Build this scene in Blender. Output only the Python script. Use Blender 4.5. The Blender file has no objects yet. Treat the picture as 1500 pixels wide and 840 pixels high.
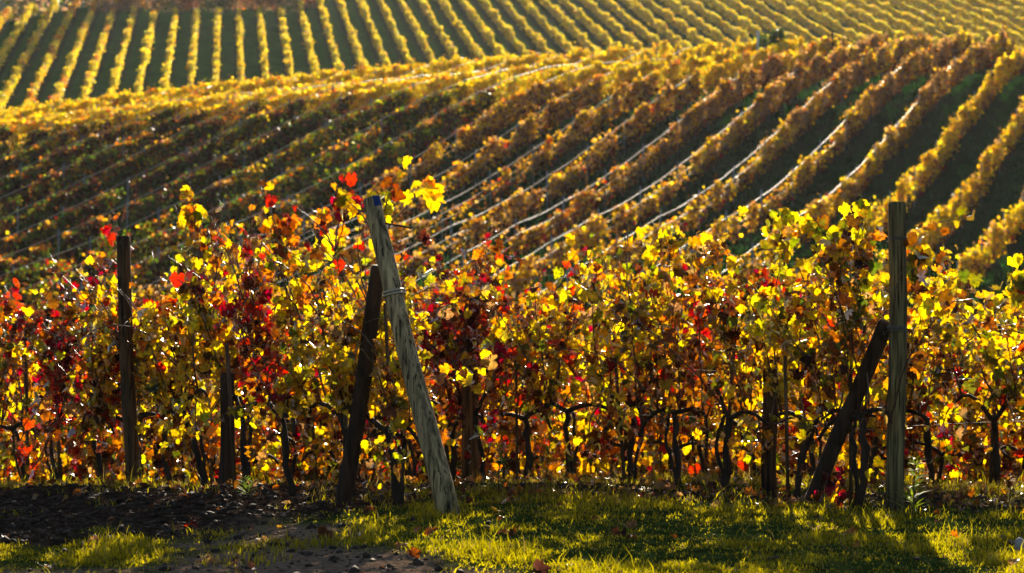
import bpy, math
import numpy as np
from math import radians as R

# ---------------------------------------------------------------- camera, world, sun, exposure
S = bpy.context.scene
COL = S.collection
cam_d = bpy.data.cameras.new('camera'); cam = bpy.data.objects.new('camera', cam_d); COL.objects.link(cam)
cam.location = (0, 0, 1.6); cam.rotation_euler = (R(90) - 30 / 3540, 0, 0)
cam_d.sensor_width = 36; cam_d.lens = 36 * 3540 / 1500; cam_d.clip_start = 0.1; cam_d.clip_end = 3000
cam_d.dof.use_dof = True; cam_d.dof.focus_distance = 16.6; cam_d.dof.aperture_fstop = 4.0
S.camera = cam
SUN_AZ, SUN_EL = 5.0, 19.0          # degrees clockwise from +Y (the view direction), degrees above the horizon
W = bpy.data.worlds.new('World'); S.world = W; W.use_nodes = True
nt = W.node_tree; sky = nt.nodes.new('ShaderNodeTexSky'); sky.sky_type = 'NISHITA'; sky.sun_disc = False
sky.sun_elevation = R(SUN_EL); sky.sun_rotation = R(SUN_AZ)
nt.links.new(sky.outputs[0], nt.nodes['Background'].inputs[0]); nt.nodes['Background'].inputs[1].default_value = 0.05
sd = bpy.data.lights.new('sun', 'SUN'); sd.energy = 5.0; sd.angle = R(0.5); sd.color = (1, 0.86, 0.66)
sun = bpy.data.objects.new('sun', sd); COL.objects.link(sun)
sun.rotation_euler = (R(90 - SUN_EL), 0, R(180 - SUN_AZ) )
S.view_settings.view_transform = 'Standard'; S.view_settings.look = 'None'; S.view_settings.gamma = 1
S.view_settings.use_curve_mapping = False
S.view_settings.exposure = 1.3
S.render.engine = 'CYCLES'
S.cycles.max_bounces = 6; S.cycles.diffuse_bounces = 3; S.cycles.transmission_bounces = 4; S.cycles.volume_bounces = 0
S.cycles.transparent_max_bounces = 4

rng = np.random.default_rng(7)
HAZE = 0.00004

# ---------------------------------------------------------------- helpers
def setp(o, label=None, cat=None, group=None, kind=None):
    if label: o['label'] = label
    if cat: o['category'] = cat
    if group: o['group'] = group
    if kind: o['kind'] = kind
    return o
def empty(name, loc, label, cat, group=None):
    o = bpy.data.objects.new(name, None); COL.objects.link(o); o.location = loc
    return setp(o, label, cat, group)
def mesh_data(name, V, F, mat, col=None, smooth=False):
    """V (n,3); F int array (m,k) or a list of such arrays"""
    Fs = F if isinstance(F, list) else [F]
    Fs = [np.asarray(f, np.int32) for f in Fs if len(f)]
    me = bpy.data.meshes.new(name)
    V = np.asarray(V, np.float32)
    me.vertices.add(len(V)); me.vertices.foreach_set('co', V.ravel())
    nl = sum(f.size for f in Fs); nf = sum(len(f) for f in Fs)
    me.loops.add(nl); me.polygons.add(nf)
    me.loops.foreach_set('vertex_index', np.concatenate([f.ravel() for f in Fs]))
    tot = np.concatenate([np.full(len(f), f.shape[1], np.int32) for f in Fs])
    st = np.concatenate([[0], np.cumsum(tot)[:-1]]).astype(np.int32)
    me.polygons.foreach_set('loop_start', st)
    me.update(calc_edges=True); me.validate()
    if smooth: me.shade_smooth()
    if col is not None:
        c = np.ones((len(V), 4), np.float32); c[:, :3] = col
        a = me.color_attributes.new('Col', 'FLOAT_COLOR', 'POINT'); a.data.foreach_set('color', c.ravel())
    me.materials.append(mat)
    return me
def link(name, me, parent=None, loc=None):
    o = bpy.data.objects.new(name, me); COL.objects.link(o)
    if parent is not None: o.parent = parent
    if loc is not None: o.location = loc
    return o
class MB:
    def __init__(s): s.V = []; s.F = {}; s.C = []; s.n = 0
    def add(s, V, F, c=None):
        V = np.asarray(V, float); s.V.append(V)
        for f in (F if isinstance(F, list) else [F]):
            f = np.asarray(f); s.F.setdefault(f.shape[1], []).append(f + s.n)
        s.C.append(np.tile(np.asarray(c if c is not None else (1, 1, 1), float), (len(V), 1)) if c is None or np.ndim(c) == 1 else c)
        s.n += len(V)
    def tube(s, P, rad, k=6, c=None, cap=True, jit=0.0):
        P = np.asarray(P, float); n = len(P); rad = np.broadcast_to(np.asarray(rad, float), (n,))
        T = np.gradient(P, axis=0); T /= np.linalg.norm(T, axis=1)[:, None] + 1e-9
        ref = np.array([0, 0, 1.0]) if abs(T[0][2]) < 0.8 else np.array([0, 1.0, 0])
        U = np.cross(T, ref); U /= np.linalg.norm(U, axis=1)[:, None] + 1e-9
        B = np.cross(T, U)
        a = np.linspace(0, 2 * math.pi, k, endpoint=False)
        rr = rad[:, None] * (1 + (jit * rng.standard_normal((n, k)) if jit else 0))
        V = P[:, None] + rr[..., None] * (np.cos(a)[None, :, None] * U[:, None] + np.sin(a)[None, :, None] * B[:, None])
        V = V.reshape(-1, 3)
        i = np.arange(n - 1)[:, None] * k; j = np.arange(k)[None]; j2 = (j + 1) % k
        F = np.stack([i + j, i + j2, i + k + j2, i + k + j], -1).reshape(-1, 4)
        s.add(V, F, c)
        if cap:
            s.F.setdefault(k, []).append(np.array([[*range(s.n - k, s.n)]]))
            s.F.setdefault(k, []).append(np.array([[*range(s.n - n * k + k - 1, s.n - n * k - 1, -1)]]))
    def data(s, name, mat, smooth=True, col=True):
        return mesh_data(name, np.concatenate(s.V), [np.concatenate(f) for f in s.F.values()], mat,
                         np.concatenate(s.C) if col else None, smooth)
def hash2(i, j, s):
    h = (i.astype(np.int64) * 374761393 + j.astype(np.int64) * 668265263 + s * 1442695041) & 0x7fffffff
    h = ((h ^ (h >> 13)) * 1274126177) & 0x7fffffff
    return ((h ^ (h >> 16)) & 0xffff) / 65535.0
def vn(x, y, s=0):
    x = np.asarray(x, float); y = np.asarray(y, float)
    i = np.floor(x); j = np.floor(y); fx = x - i; fy = y - j
    fx = fx * fx * (3 - 2 * fx); fy = fy * fy * (3 - 2 * fy)
    a = hash2(i, j, s); b = hash2(i + 1, j, s); c = hash2(i, j + 1, s); d = hash2(i + 1, j + 1, s)
    return (a * (1 - fx) + b * fx) * (1 - fy) + (c * (1 - fx) + d * fx) * fy
def fbm(x, y, o=4, s=0):
    t = 0; w = 0
    for k in range(o): t = t + vn(x * 2 ** k, y * 2 ** k, s + k) * 0.5 ** k; w += 0.5 ** k
    return t / w
def sstep(a, b, x):
    t = np.clip((x - a) / (b - a), 0, 1); return t * t * (3 - 2 * t)
relu = lambda x: np.maximum(x, 0)
def nrm(v): return v / (np.linalg.norm(v, axis=-1, keepdims=True) + 1e-9)

# ---------------------------------------------------------------- materials
def mat_new(name):
    m = bpy.data.materials.new(name); m.use_nodes = True; m.node_tree.nodes.clear()
    return m, m.node_tree.nodes, m.node_tree.links
def leaf_material(name, trans=0.55, blotch=35.0, sat=1.25, gloss=0.05, val=1.25):
    m, N, L = mat_new(name)
    out = N.new('ShaderNodeOutputMaterial'); at = N.new('ShaderNodeAttribute'); at.attribute_name = 'Col'
    tc = N.new('ShaderNodeTexCoord'); nz = N.new('ShaderNodeTexNoise'); nz.inputs['Scale'].default_value = blotch
    nz.inputs['Detail'].default_value = 3
    L.new(tc.outputs['Object'], nz.inputs['Vector'])
    rp = N.new('ShaderNodeMapRange'); rp.inputs[1].default_value = 0.3; rp.inputs[2].default_value = 0.75
    rp.inputs[3].default_value = 1.2; rp.inputs[4].default_value = 0.3; L.new(nz.outputs['Fac'], rp.inputs[0])
    mx = N.new('ShaderNodeMix'); mx.data_type = 'RGBA'; mx.blend_type = 'MULTIPLY'; mx.inputs[0].default_value = 1
    L.new(at.outputs['Color'], mx.inputs[6]); L.new(rp.outputs[0], mx.inputs[7])
    hs = N.new('ShaderNodeHueSaturation'); hs.inputs['Saturation'].default_value = sat; hs.inputs['Value'].default_value = val
    L.new(mx.outputs[2], hs.inputs['Color'])
    d = N.new('ShaderNodeBsdfDiffuse'); t = N.new('ShaderNodeBsdfTranslucent'); g = N.new('ShaderNodeBsdfGlossy')
    g.inputs['Roughness'].default_value = 0.42; g.inputs['Color'].default_value = (1, 1, 1, 1)
    L.new(mx.outputs[2], d.inputs['Color']); L.new(hs.outputs[0], t.inputs['Color'])
    a = N.new('ShaderNodeMixShader'); a.inputs[0].default_value = trans; L.new(d.outputs[0], a.inputs[1]); L.new(t.outputs[0], a.inputs[2])
    b = N.new('ShaderNodeMixShader'); L.new(a.outputs[0], b.inputs[1]); L.new(g.outputs[0], b.inputs[2])
    lw = N.new('ShaderNodeFresnel'); lw.inputs['IOR'].default_value = 1.33
    ml = N.new('ShaderNodeMath'); ml.operation = 'MULTIPLY'; ml.inputs[1].default_value = gloss / 0.05 * 0.6
    L.new(lw.outputs[0], ml.inputs[0]); L.new(ml.outputs[0], b.inputs[0])
    L.new(b.outputs[0], out.inputs['Surface'])
    return m
def bark_material(name, c1, c2, scale=(18, 18, 3), rough=0.85, bump=0.5, attr=False, spec=0.3, crack=False):
    m, N, L = mat_new(name)
    out = N.new('ShaderNodeOutputMaterial'); p = N.new('ShaderNodeBsdfPrincipled'); L.new(p.outputs[0], out.inputs[0])
    tc = N.new('ShaderNodeTexCoord'); mp = N.new('ShaderNodeMapping'); mp.inputs['Scale'].default_value = scale
    L.new(tc.outputs['Object'], mp.inputs[0])
    nz = N.new('ShaderNodeTexNoise'); nz.inputs['Scale'].default_value = 1; nz.inputs['Detail'].default_value = 6
    nz.inputs['Distortion'].default_value = 0.6; L.new(mp.outputs[0], nz.inputs['Vector'])
    cr = N.new('ShaderNodeValToRGB'); cr.color_ramp.elements[0].position = 0.32; cr.color_ramp.elements[1].position = 0.7
    cr.color_ramp.elements[0].color = (*c1, 1); cr.color_ramp.elements[1].color = (*c2, 1); L.new(nz.outputs['Fac'], cr.inputs[0])
    L.new(cr.outputs[0], p.inputs['Base Color'])
    if crack:
        m2 = N.new('ShaderNodeMapping'); m2.inputs['Scale'].default_value = (70, 70, 2.6); L.new(tc.outputs['Object'], m2.inputs[0])
        n2 = N.new('ShaderNodeTexNoise'); n2.inputs['Scale'].default_value = 1; n2.inputs['Detail'].default_value = 4; L.new(m2.outputs[0], n2.inputs['Vector'])
        mr = N.new('ShaderNodeMapRange'); mr.inputs[1].default_value = .36; mr.inputs[2].default_value = .46; mr.inputs[3].default_value = .12; L.new(n2.outputs['Fac'], mr.inputs[0])
        mc = N.new('ShaderNodeMix'); mc.data_type = 'RGBA'; mc.blend_type = 'MULTIPLY'; mc.inputs[0].default_value = 1
        L.new(cr.outputs[0], mc.inputs[6]); L.new(mr.outputs[0], mc.inputs[7]); cr = type('o', (), {'outputs': [mc.outputs[2]]}); L.new(mc.outputs[2], p.inputs['Base Color'])
    if attr:
        at = N.new('ShaderNodeAttribute'); at.attribute_name = 'Col'
        mx = N.new('ShaderNodeMix'); mx.data_type = 'RGBA'; mx.blend_type = 'MULTIPLY'; mx.inputs[0].default_value = 1
        L.new(cr.outputs[0], mx.inputs[6]); L.new(at.outputs['Color'], mx.inputs[7]); L.new(mx.outputs[2], p.inputs['Base Color'])
    p.inputs['Roughness'].default_value = rough; p.inputs['Specular IOR Level'].default_value = spec
    bp = N.new('ShaderNodeBump'); bp.inputs['Strength'].default_value = bump; bp.inputs['Distance'].default_value = 0.01
    L.new(nz.outputs['Fac'], bp.inputs['Height']); L.new(bp.outputs[0], p.inputs['Normal'])
    return m
def plain(name, c, rough=0.5, metal=0.0, spec=0.5):
    m, N, L = mat_new(name)
    out = N.new('ShaderNodeOutputMaterial'); p = N.new('ShaderNodeBsdfPrincipled'); L.new(p.outputs[0], out.inputs[0])
    tc = N.new('ShaderNodeTexCoord'); nz = N.new('ShaderNodeTexNoise'); nz.inputs['Scale'].default_value = 25
    L.new(tc.outputs['Object'], nz.inputs['Vector'])
    rp = N.new('ShaderNodeMapRange'); rp.inputs[3].default_value = 0.7; rp.inputs[4].default_value = 1.2; L.new(nz.outputs['Fac'], rp.inputs[0])
    mx = N.new('ShaderNodeMix'); mx.data_type = 'RGBA'; mx.blend_type = 'MULTIPLY'; mx.inputs[0].default_value = 1
    mx.inputs[6].default_value = (*c, 1); L.new(rp.outputs[0], mx.inputs[7]); L.new(mx.outputs[2], p.inputs['Base Color'])
    p.inputs['Roughness'].default_value = rough; p.inputs['Metallic'].default_value = metal; p.inputs['Specular IOR Level'].default_value = spec
    return m
M_LEAF = leaf_material('vine leaf', trans=.66, gloss=.035, val=1.35)
M_FAR = leaf_material('vine leaf of the far hill', trans=0.6, blotch=3.0, gloss=.006, val=1.7, sat=1.05)
M_MID = leaf_material('vine leaf of the middle hill', trans=0.58, blotch=3.0, gloss=.006, val=1.7)
M_GRASS = leaf_material('grass blade', trans=0.5, blotch=8.0, sat=1.15, gloss=.004, val=1.7)
M_BARK = bark_material('vine bark', (0.008, 0.006, 0.005), (0.05, 0.035, 0.025), bump=0.9)
M_CANE = bark_material('vine cane', (0.03, 0.014, 0.01), (0.11, 0.055, 0.04), rough=0.36, bump=0.2, spec=.6)
M_POST = bark_material('weathered post wood', (0.06, 0.046, 0.028), (0.55, 0.42, 0.24), scale=(26, 26, 2.2), bump=1.0, attr=True, crack=True)
M_STAKE = bark_material('stake wood', (0.03, 0.02, 0.012), (0.13, 0.085, 0.05), scale=(30, 30, 3), attr=False)
M_DARKPOST = bark_material('dark post wood', (0.012, 0.008, 0.006), (0.06, 0.035, 0.022), scale=(24, 24, 2), bump=0.8)
M_STEEL = plain('galvanised wire', (0.16, 0.15, 0.14), rough=0.6, metal=0.6)
M_LINE = plain('pale trellis line', (0.5, 0.40, 0.27), rough=0.45, spec=0.8)
M_MPOST = plain('grey steel post', (0.16, 0.2, 0.22), rough=0.5, metal=0.3)
M_BLUE = plain('blue paint', (0.02, 0.06, 0.35), rough=0.5)
M_STRAP = plain('pale strap', (0.4, 0.36, 0.28), rough=0.5)
M_CLOD = bark_material('soil clod', (0.02, 0.014, 0.01), (0.09, 0.06, 0.042), scale=(30, 30, 30), attr=True)

# ---------------------------------------------------------------- terrain
TH = R(19.0); S0 = -15.0; SP = 2.5                  # rows of the middle hill: azimuth, offset of the first row, spacing
TF = R(-6.7); SF0 = 26.3                            # rows of the far hill
CM = [3.56293779, 1.38980623, 4.79174514, -1.73522655, 0.16584354, 4.60103137, -0.17627432, 0.51805404, 0.29330496, -2.41048478]
def mid_raw(x, y):
    x = np.clip(x, -34, 36); yy = np.clip(y, 93, 141)
    X = x / 30; Y = (yy - 95) / 30
    b = [1, X, Y, X * X, X * Y, Y * Y, X ** 3, X * X * Y, X * Y * Y, Y ** 3]
    z = sum(c * t for c, t in zip(CM, b)) - 1.6
    z = z + 0.20 * relu(y - 141) - 0.19 * relu(93 - y)
    return z - 0.013 * relu(y - 146) ** 2 * (y < 174) - (y >= 174) * (0.013 * 28 ** 2 + 0.728 * (y - 174))
def fore(x, y):
    d = relu(y - 17.3); return -0.2 * (d - 1.2 * (1 - np.exp(-d / 1.2))) + 0.02 * np.sin(x * 0.9 + 1) * sstep(11, 14, y)
def far_h(x, y):
    z = 18.8 + 0.243 * (y - 239)
    yc = np.minimum(282 + 2.0 * relu(x + 62), 360)
    z = z - 0.012 * relu(y - yc) ** 2 * (y - yc < 30) - (y - yc >= 30) * (0.012 * 900 + 0.6 * (y - yc - 30))
    return z + 0.25 * np.sin(x * 0.05) 
def smax(a, b, k): return 0.5 * (a + b + np.sqrt((a - b) ** 2 + k * k))
def H(x, y):
    x = np.asarray(x, float); y = np.asarray(y, float)
    z = smax(fore(x, y), mid_raw(x, y), 0.8) if True else 0
    z = np.where(y < 45, fore(x, y) * 1.0, z)
    z = np.where(y > 120, smax(z, far_h(x, y), 2.0), z)
    z = np.maximum(z, -22 + 0 * x)
    ridge = 190 * sstep(420, 900, y) + 6 * fbm(x / 90, y / 90, 3, 5) * sstep(420, 700, y)
    return np.where(y > 380, np.maximum(z, ridge - 22), z)
def soil_mask(x, y):
    n = fbm(x * 1.6, y * 1.6, 5, 11)
    # tilled wedge at the left, strip under the vines, worn path
    edge = 14.15 + 1.0 * sstep(-2.2, -0.9, x) + 2.5 * sstep(-1.3, 0.2, x)
    wedge = sstep(edge - 0.25, edge + 0.35, y + (n - 0.5) * 2.2) * (1 - sstep(17.6, 18.2, y + (n - 0.5))) * (1 - sstep(-0.9, 0.3, x + (n - .5) * 2))
    strip_y = 17.2 - 0.25 * x
    strip = np.exp(-((y - strip_y + (n - 0.5)) / 0.42) ** 2) * sstep(-0.6, 0.0, x) * 0.9
    path = 1 - sstep(0.7, 1.2, np.sqrt(((x + 0.95 + 0.25 * (y - 12.5)) / 0.85) ** 2 + ((y - 12.2) / 2.5) ** 2) + (n - 0.5) * 0.9)
    p2 = 1 - sstep(0.7, 1.2, np.sqrt(((x + 2.7) / 0.9) ** 2 + ((y - 12.2) / 0.8) ** 2) + (n - 0.5) * 1.2)
    return np.clip(wedge, 0, 1), np.clip(strip, 0, 1), np.clip(np.maximum(path, p2 * .85), 0, 1)
def fine(x, y):
    w, s, p = soil_mask(x, y)
    m = (y > 11) & (y < 24) & (np.abs(x) < 7)
    a = 0.03 * (fbm(x * 1.2, y * 1.2, 3, 3) - 0.5) + (0.13 * w + 0.07 * s) * (fbm(x * 3.5, y * 3.5, 4, 21) - 0.45) + 0.012 * p * (fbm(x * 9, y * 9, 3, 31) - .5)
    return np.where(m, a, 0)
def G(x, y): return H(x, y) + fine(np.asarray(x, float), np.asarray(y, float))

def ground():
    ys = np.concatenate([np.arange(-60, 11, 4.0), np.arange(11, 20, 0.04), np.arange(20, 30, 0.25), np.arange(30, 60, 1.0), np.arange(60, 175, 1.5),
                         np.arange(175, 360, 3.0), np.arange(360, 1500, 30.0)])
    xp = np.concatenate([np.arange(0, 5, 0.04), np.arange(5, 12, 0.4), np.arange(12, 60, 2.0), np.arange(60, 140, 6), np.arange(140, 900, 50)])
    xs = np.concatenate([-xp[:0:-1], xp])
    X, Y = np.meshgrid(xs, ys); Z = G(X, Y)
    V = np.stack([X, Y, Z], -1).reshape(-1, 3)
    nx = len(xs); ny = len(ys)
    i = np.arange(ny - 1)[:, None] * nx + np.arange(nx - 1)[None]
    F = np.stack([i, i + 1, i + nx + 1, i + nx], -1).reshape(-1, 4)
    w, s, p = soil_mask(V[:, 0], V[:, 1]); near = (V[:, 1] < 24)
    C = np.stack([np.maximum(w, s) * near, p * near, near * 1.0], -1)
    m, N, L = mat_new('ground')
    out = N.new('ShaderNodeOutputMaterial'); b = N.new('ShaderNodeBsdfDiffuse'); L.new(b.outputs[0], out.inputs[0]); b.inputs['Roughness'].default_value = 0.6
    geo = N.new('ShaderNodeNewGeometry'); at = N.new('ShaderNodeAttribute'); at.attribute_name = 'Col'
    sep = N.new('ShaderNodeSeparateColor'); L.new(at.outputs['Color'], sep.inputs[0])
    xyz = N.new('ShaderNodeSeparateXYZ'); L.new(geo.outputs['Position'], xyz.inputs[0])
    def noise(sc, det=5):
        n = N.new('ShaderNodeTexNoise'); n.inputs['Scale'].default_value = sc; n.inputs['Detail'].default_value = det
        L.new(geo.outputs['Position'], n.inputs['Vector']); return n.outputs['Fac']
    def ramp(fac, *els):
        r = N.new('ShaderNodeValToRGB'); e = r.color_ramp.elements
        while len(e) < len(els): e.new(0.5)
        for q, (po, c) in zip(e, els): q.position = po; q.color = (*c, 1)
        L.new(fac, r.inputs[0]); return r.outputs[0]
    def mix(f, a, c):
        x = N.new('ShaderNodeMix'); x.data_type = 'RGBA'; L.new(f, x.inputs[0]); L.new(a, x.inputs[6]); L.new(c, x.inputs[7]); return x.outputs[2]
    def math_(op, a, c=None):
        x = N.new('ShaderNodeMath'); x.operation = op
        for k, v in enumerate((a, c)):
            if v is None: continue
            if isinstance(v, (int, float)): x.inputs[k].default_value = v
            else: L.new(v, x.inputs[k])
        return x.outputs[0]
    turf = ramp(noise(6), (0.3, (0.018, 0.026, 0.008)), (0.55, (0.05, 0.075, 0.015)), (0.8, (0.10, 0.10, 0.03)))
    soil = ramp(noise(14, 8), (0.3, (0.016, 0.010, 0.007)), (0.55, (0.05, 0.032, 0.022)), (0.8, (0.14, 0.10, 0.075)))
    path = ramp(noise(25, 8), (0.3, (0.12, 0.078, 0.05)), (0.6, (0.27, 0.18, 0.12)), (0.8, (0.38, 0.29, 0.21)))
    hill = ramp(noise(0.9, 8), (0.3, (0.014, 0.045, 0.014)), (0.55, (0.026, 0.075, 0.018)), (0.8, (0.05, 0.095, 0.024)))
    tilled = ramp(noise(2.0, 6), (0.3, (0.022, 0.02, 0.014)), (0.8, (0.05, 0.042, 0.03)))
    def stripes(th, s0):     # bare tilled strip under each row
        s = math_('SUBTRACT', math_('MULTIPLY', xyz.outputs[0], math.cos(th)), math_('MULTIPLY', xyz.outputs[1], math.sin(th)))
        f = math_('FRACT', math_('ADD', math_('DIVIDE', math_('SUBTRACT', s, s0), SP), 100.5))
        d = math_('ABSOLUTE', math_('SUBTRACT', f, 0.5))
        d = math_('ADD', d, math_('MULTIPLY', math_('SUBTRACT', noise(0.8, 3), 0.5), 0.12))
        r = N.new('ShaderNodeMapRange'); r.inputs[1].default_value = 0.2; r.inputs[2].default_value = 0.27
        r.inputs[3].default_value = 0.65; r.inputs[4].default_value = 0; L.new(d, r.inputs[0]); return r.outputs[0]
    far = math_('GREATER_THAN', xyz.outputs[1], 175.0)
    stx = N.new('ShaderNodeMix'); stx.data_type = 'FLOAT'; L.new(far, stx.inputs[0]); L.new(stripes(TH, S0), stx.inputs[2]); L.new(stripes(TF, SF0), stx.inputs[3])
    farg = ramp(noise(0.9, 8), (0.3, (0.018, 0.075, 0.008)), (0.55, (0.035, 0.12, 0.012)), (0.8, (0.06, 0.14, 0.02)))
    hills = mix(stx.outputs[0], mix(far, hill, farg), tilled)
    nearc = mix(sep.outputs[1], mix(sep.outputs[0], turf, soil), path)
    L.new(mix(sep.outputs[2], hills, nearc), b.inputs['Color'])
    bp = N.new('ShaderNodeBump'); bp.inputs['Strength'].default_value = 0.8; bp.inputs['Distance'].default_value = 0.03
    L.new(noise(30, 6), bp.inputs['Height']); L.new(bp.outputs[0], b.inputs['Normal'])
    setp(link('ground', mesh_data('ground', V, F, m, C, True)), kind='structure')
ground()

# ---------------------------------------------------------------- leaves
def leaf_templates(n):
    half = [(0.04, 0.0), (0.13, -0.15), (0.29, -0.17), (0.40, -0.07), (0.46, 0.03), (0.43, 0.12), (0.51, 0.2), (0.55, 0.34), (0.46, 0.43), (0.37, 0.44),
            (0.35, 0.56), (0.24, 0.72), (0.12, 0.80)]
    T = []
    r = np.random.default_rng(3)
    for q in range(n):
        L_ = np.array(half) * (1 + 0.1 * r.standard_normal((len(half), 2))); Rr = np.array(half) * (1 + 0.1 * r.standard_normal((len(half), 2)))
        out = np.vstack([L_, [[0.01, 0.92]], Rr[::-1] * [-1, 1]])
        P = np.vstack([[[0, 0.03], [0, 0.33]], out])
        x, y = P[:, 0], P[:, 1]
        fold = r.uniform(0.1, 0.9); curl = r.uniform(-0.9, 1.2) * (1 if q % 4 else 2.0); wave = r.uniform(0.03, 0.12)
        z = fold * np.abs(x) - curl * (y - 0.3) ** 2 - curl * 0.7 * x * x + wave * np.sin(9 * np.arctan2(x, y - .3) + r.uniform(0, 6)) + r.normal(0, .035 if q % 4 else .09, len(x))
        if q % 4 == 0: x = x * 0.75; 
        V = np.stack([x, y, z], -1); m = len(out)
        F = np.array([[1, 2 + k, 2 + (k + 1) % m] for k in range(m - 1)] + [[1, 2 + m - 1, 0], [1, 0, 2]])
        T.append((V, F))
    return T
TEMPL = leaf_templates(16)
EDGE = np.ones(len(TEMPL[0][0])); EDGE[:2] = 0
def leaf_arrays(P, N, Tp, size, colr, edge_col, edge_w):
    """P, N (normal), Tp (tip direction) (n,3); returns V, F, C"""
    n = len(P); N = nrm(N); Tp = nrm(Tp - (Tp * N).sum(1)[:, None] * N); X = np.cross(Tp, N)
    k = rng.integers(0, len(TEMPL), n); TV = np.array([t[0] for t in TEMPL])[k]; TF_ = TEMPL[0][1]
    V = P[:, None] + size[:, None, None] * (TV[..., 0:1] * X[:, None] + TV[..., 1:2] * Tp[:, None] + TV[..., 2:3] * N[:, None])
    nv = TV.shape[1]
    w = EDGE[None, :, None] * edge_w[:, None, None] * rng.uniform(0.3, 1, (n, nv, 1))
    C = colr[:, None] * (1 - w) + edge_col[:, None] * w
    F = TF_[None] + (np.arange(n) * nv)[:, None, None]
    return V.reshape(-1, 3), F.reshape(-1, 3), C.reshape(-1, 3)
PAL = dict(yellow=(0.80, 0.56, 0.025), lemon=(0.82, 0.68, 0.06), gold=(0.72, 0.40, 0.02), lime=(0.42, 0.46, 0.05), olive=(0.13, 0.15, 0.03), green=(0.08, 0.13, 0.03),
           orange=(0.70, 0.22, 0.025), red=(0.44, 0.036, 0.024), crimson=(0.30, 0.014, 0.034), brown=(0.16, 0.07, 0.03), tan=(0.42, 0.26, 0.13), dark=(0.06, 0.025, 0.02))
PN = list(PAL); PC = np.array([PAL[k] for k in PN])
def pick2(w, clump, spread=.35):
    k = [q for q in PN if q in w]; p = np.cumsum([w[q] for q in k]) / sum(w.values()); n = len(clump)
    rk = np.argsort(np.argsort(clump)) / max(n, 1); v = (rk + rng.normal(0, spread, n)) % 1.0; i = np.minimum(np.searchsorted(p, v), len(k) - 1)
    return np.array([PAL[q] for q in k])[i] * (.8 + .4 * rk[:, None]) * rng.uniform(.88, 1.1, (n, 1))
def pick(w, n):
    p = np.array([w.get(k, 0) for k in PN], float); p /= p.sum()
    i = rng.choice(len(PN), n, p=p); return PC[i] * rng.uniform(0.75, 1.15, (n, 1)) * (1 + 0.06 * rng.standard_normal((n, 3)))

MIXES = {
 'yellow': dict(yellow=7, lemon=5, gold=2, lime=1.8, olive=2.4, orange=.4, brown=2.2, tan=.6, dark=1.3),
 'green':  dict(yellow=5, lemon=5, lime=3, olive=4, green=1.5, gold=.6, brown=1.2),
 'orange': dict(orange=2.5, gold=3, red=1.5, brown=2, yellow=3, lemon=1, dark=.8, olive=.8),
 'red':    dict(red=3.5, crimson=5, orange=.8, dark=4, brown=1.6, yellow=.4),
 'brown':  dict(brown=4, olive=2.5, gold=1.6, yellow=1.4, orange=1.2, dark=1.2, tan=1),
}
# colour of the canopy along the first rows, by place
def mix_name(row, t, z, r):
    u = (row_point(row, t)[0]) / (row_point(row, t)[1]) * 3540 + 750
    q = {}
    if row == 0:
        if u < 150: q = dict(red=.62, yellow=.18, orange=.06, brown=.14)
        elif u < 210: q = dict(red=.2, yellow=.6, orange=.12, brown=.08)
        else: q = dict(yellow=.6, orange=.12, red=.08, brown=.16, green=.04)
    elif row == 1:
        if u < 620: q = dict(yellow=.45, orange=.3, red=.15, brown=.1)
        elif u < 760: q = dict(red=.42, orange=.2, yellow=.10, brown=.28)
        elif u < 1000: q = dict(brown=.46, yellow=.18, orange=.13, green=.13, red=.10)
        else: q = dict(green=.36, yellow=.28, brown=.24, orange=.07, red=.05)
    elif row == 2: q = dict(yellow=.2, green=.08, brown=.42, orange=.25, red=.05)
    else: q = dict(yellow=.12, orange=.26, red=.2, brown=.42)  # browner rear rows: the dimness behind the trunks is put into leaf colour
    if z < 0.8 and row >= 1:
        q = dict(q); q['orange'] = q.get('orange', 0) + (.3 if row < 3 else .1); q['red'] = q.get('red', 0) + .2; q['brown'] = q.get('brown', 0) + (.15 if row < 3 else .6)
    k = list(q); p = np.array([q[i] for i in k]); return k[r.choice(len(k), p=p / p.sum())]

# ---------------------------------------------------------------- the near rows
ENDS = [np.array([-0.39, 15.5]) + np.array([2.9, 0.3]) * i for i in range(8)]
RD = nrm(np.array([-0.62, 0.785])); RP = np.array([RD[1], -RD[0]])
def row_point(i, t): return ENDS[i] + RD * t
def uv_u(p): return 750 + 3540 * p[0] / p[1]
def top_height(i, t):
    p = row_point(i, t); u = uv_u(p)
    if i == 0: v = np.interp(u, [0, 60, 130, 200, 250, 330, 380, 450, 510, 560, 640], [408, 402, 372, 345, 318, 338, 315, 285, 290, 330, 368])
    elif i == 1: v = np.interp(u, [620, 690, 800, 900, 1000, 1060, 1150, 1210, 1260, 1310], [375, 368, 358, 348, 345, 340, 330, 305, 302, 335])
    elif i == 2: v = np.interp(u, [1300, 1340, 1390, 1440, 1500], [395, 405, 398, 392, 395])
    else: v = 402
    z = 1.6 + (390 - v) / 3540 * p[1] - float(H(p[0], p[1]))
    return float(np.clip(z, 1.35, 2.3))

def bend_path(p0, d0, length, n, wob, droop=0.0, r=None):
    P = [np.array(p0, float)]; d = nrm(np.array(d0, float)); st = length / n
    for k in range(n):
        d = nrm(d + wob * r.standard_normal(3) + np.array([0, 0, -droop * k / n])); P.append(P[-1] + d * st)
    return np.array(P)
RD3 = np.array([RD[0], RD[1], 0]); RP3 = np.array([RP[0], RP[1], 0]); UP = np.array([0, 0, 1.0])

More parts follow.
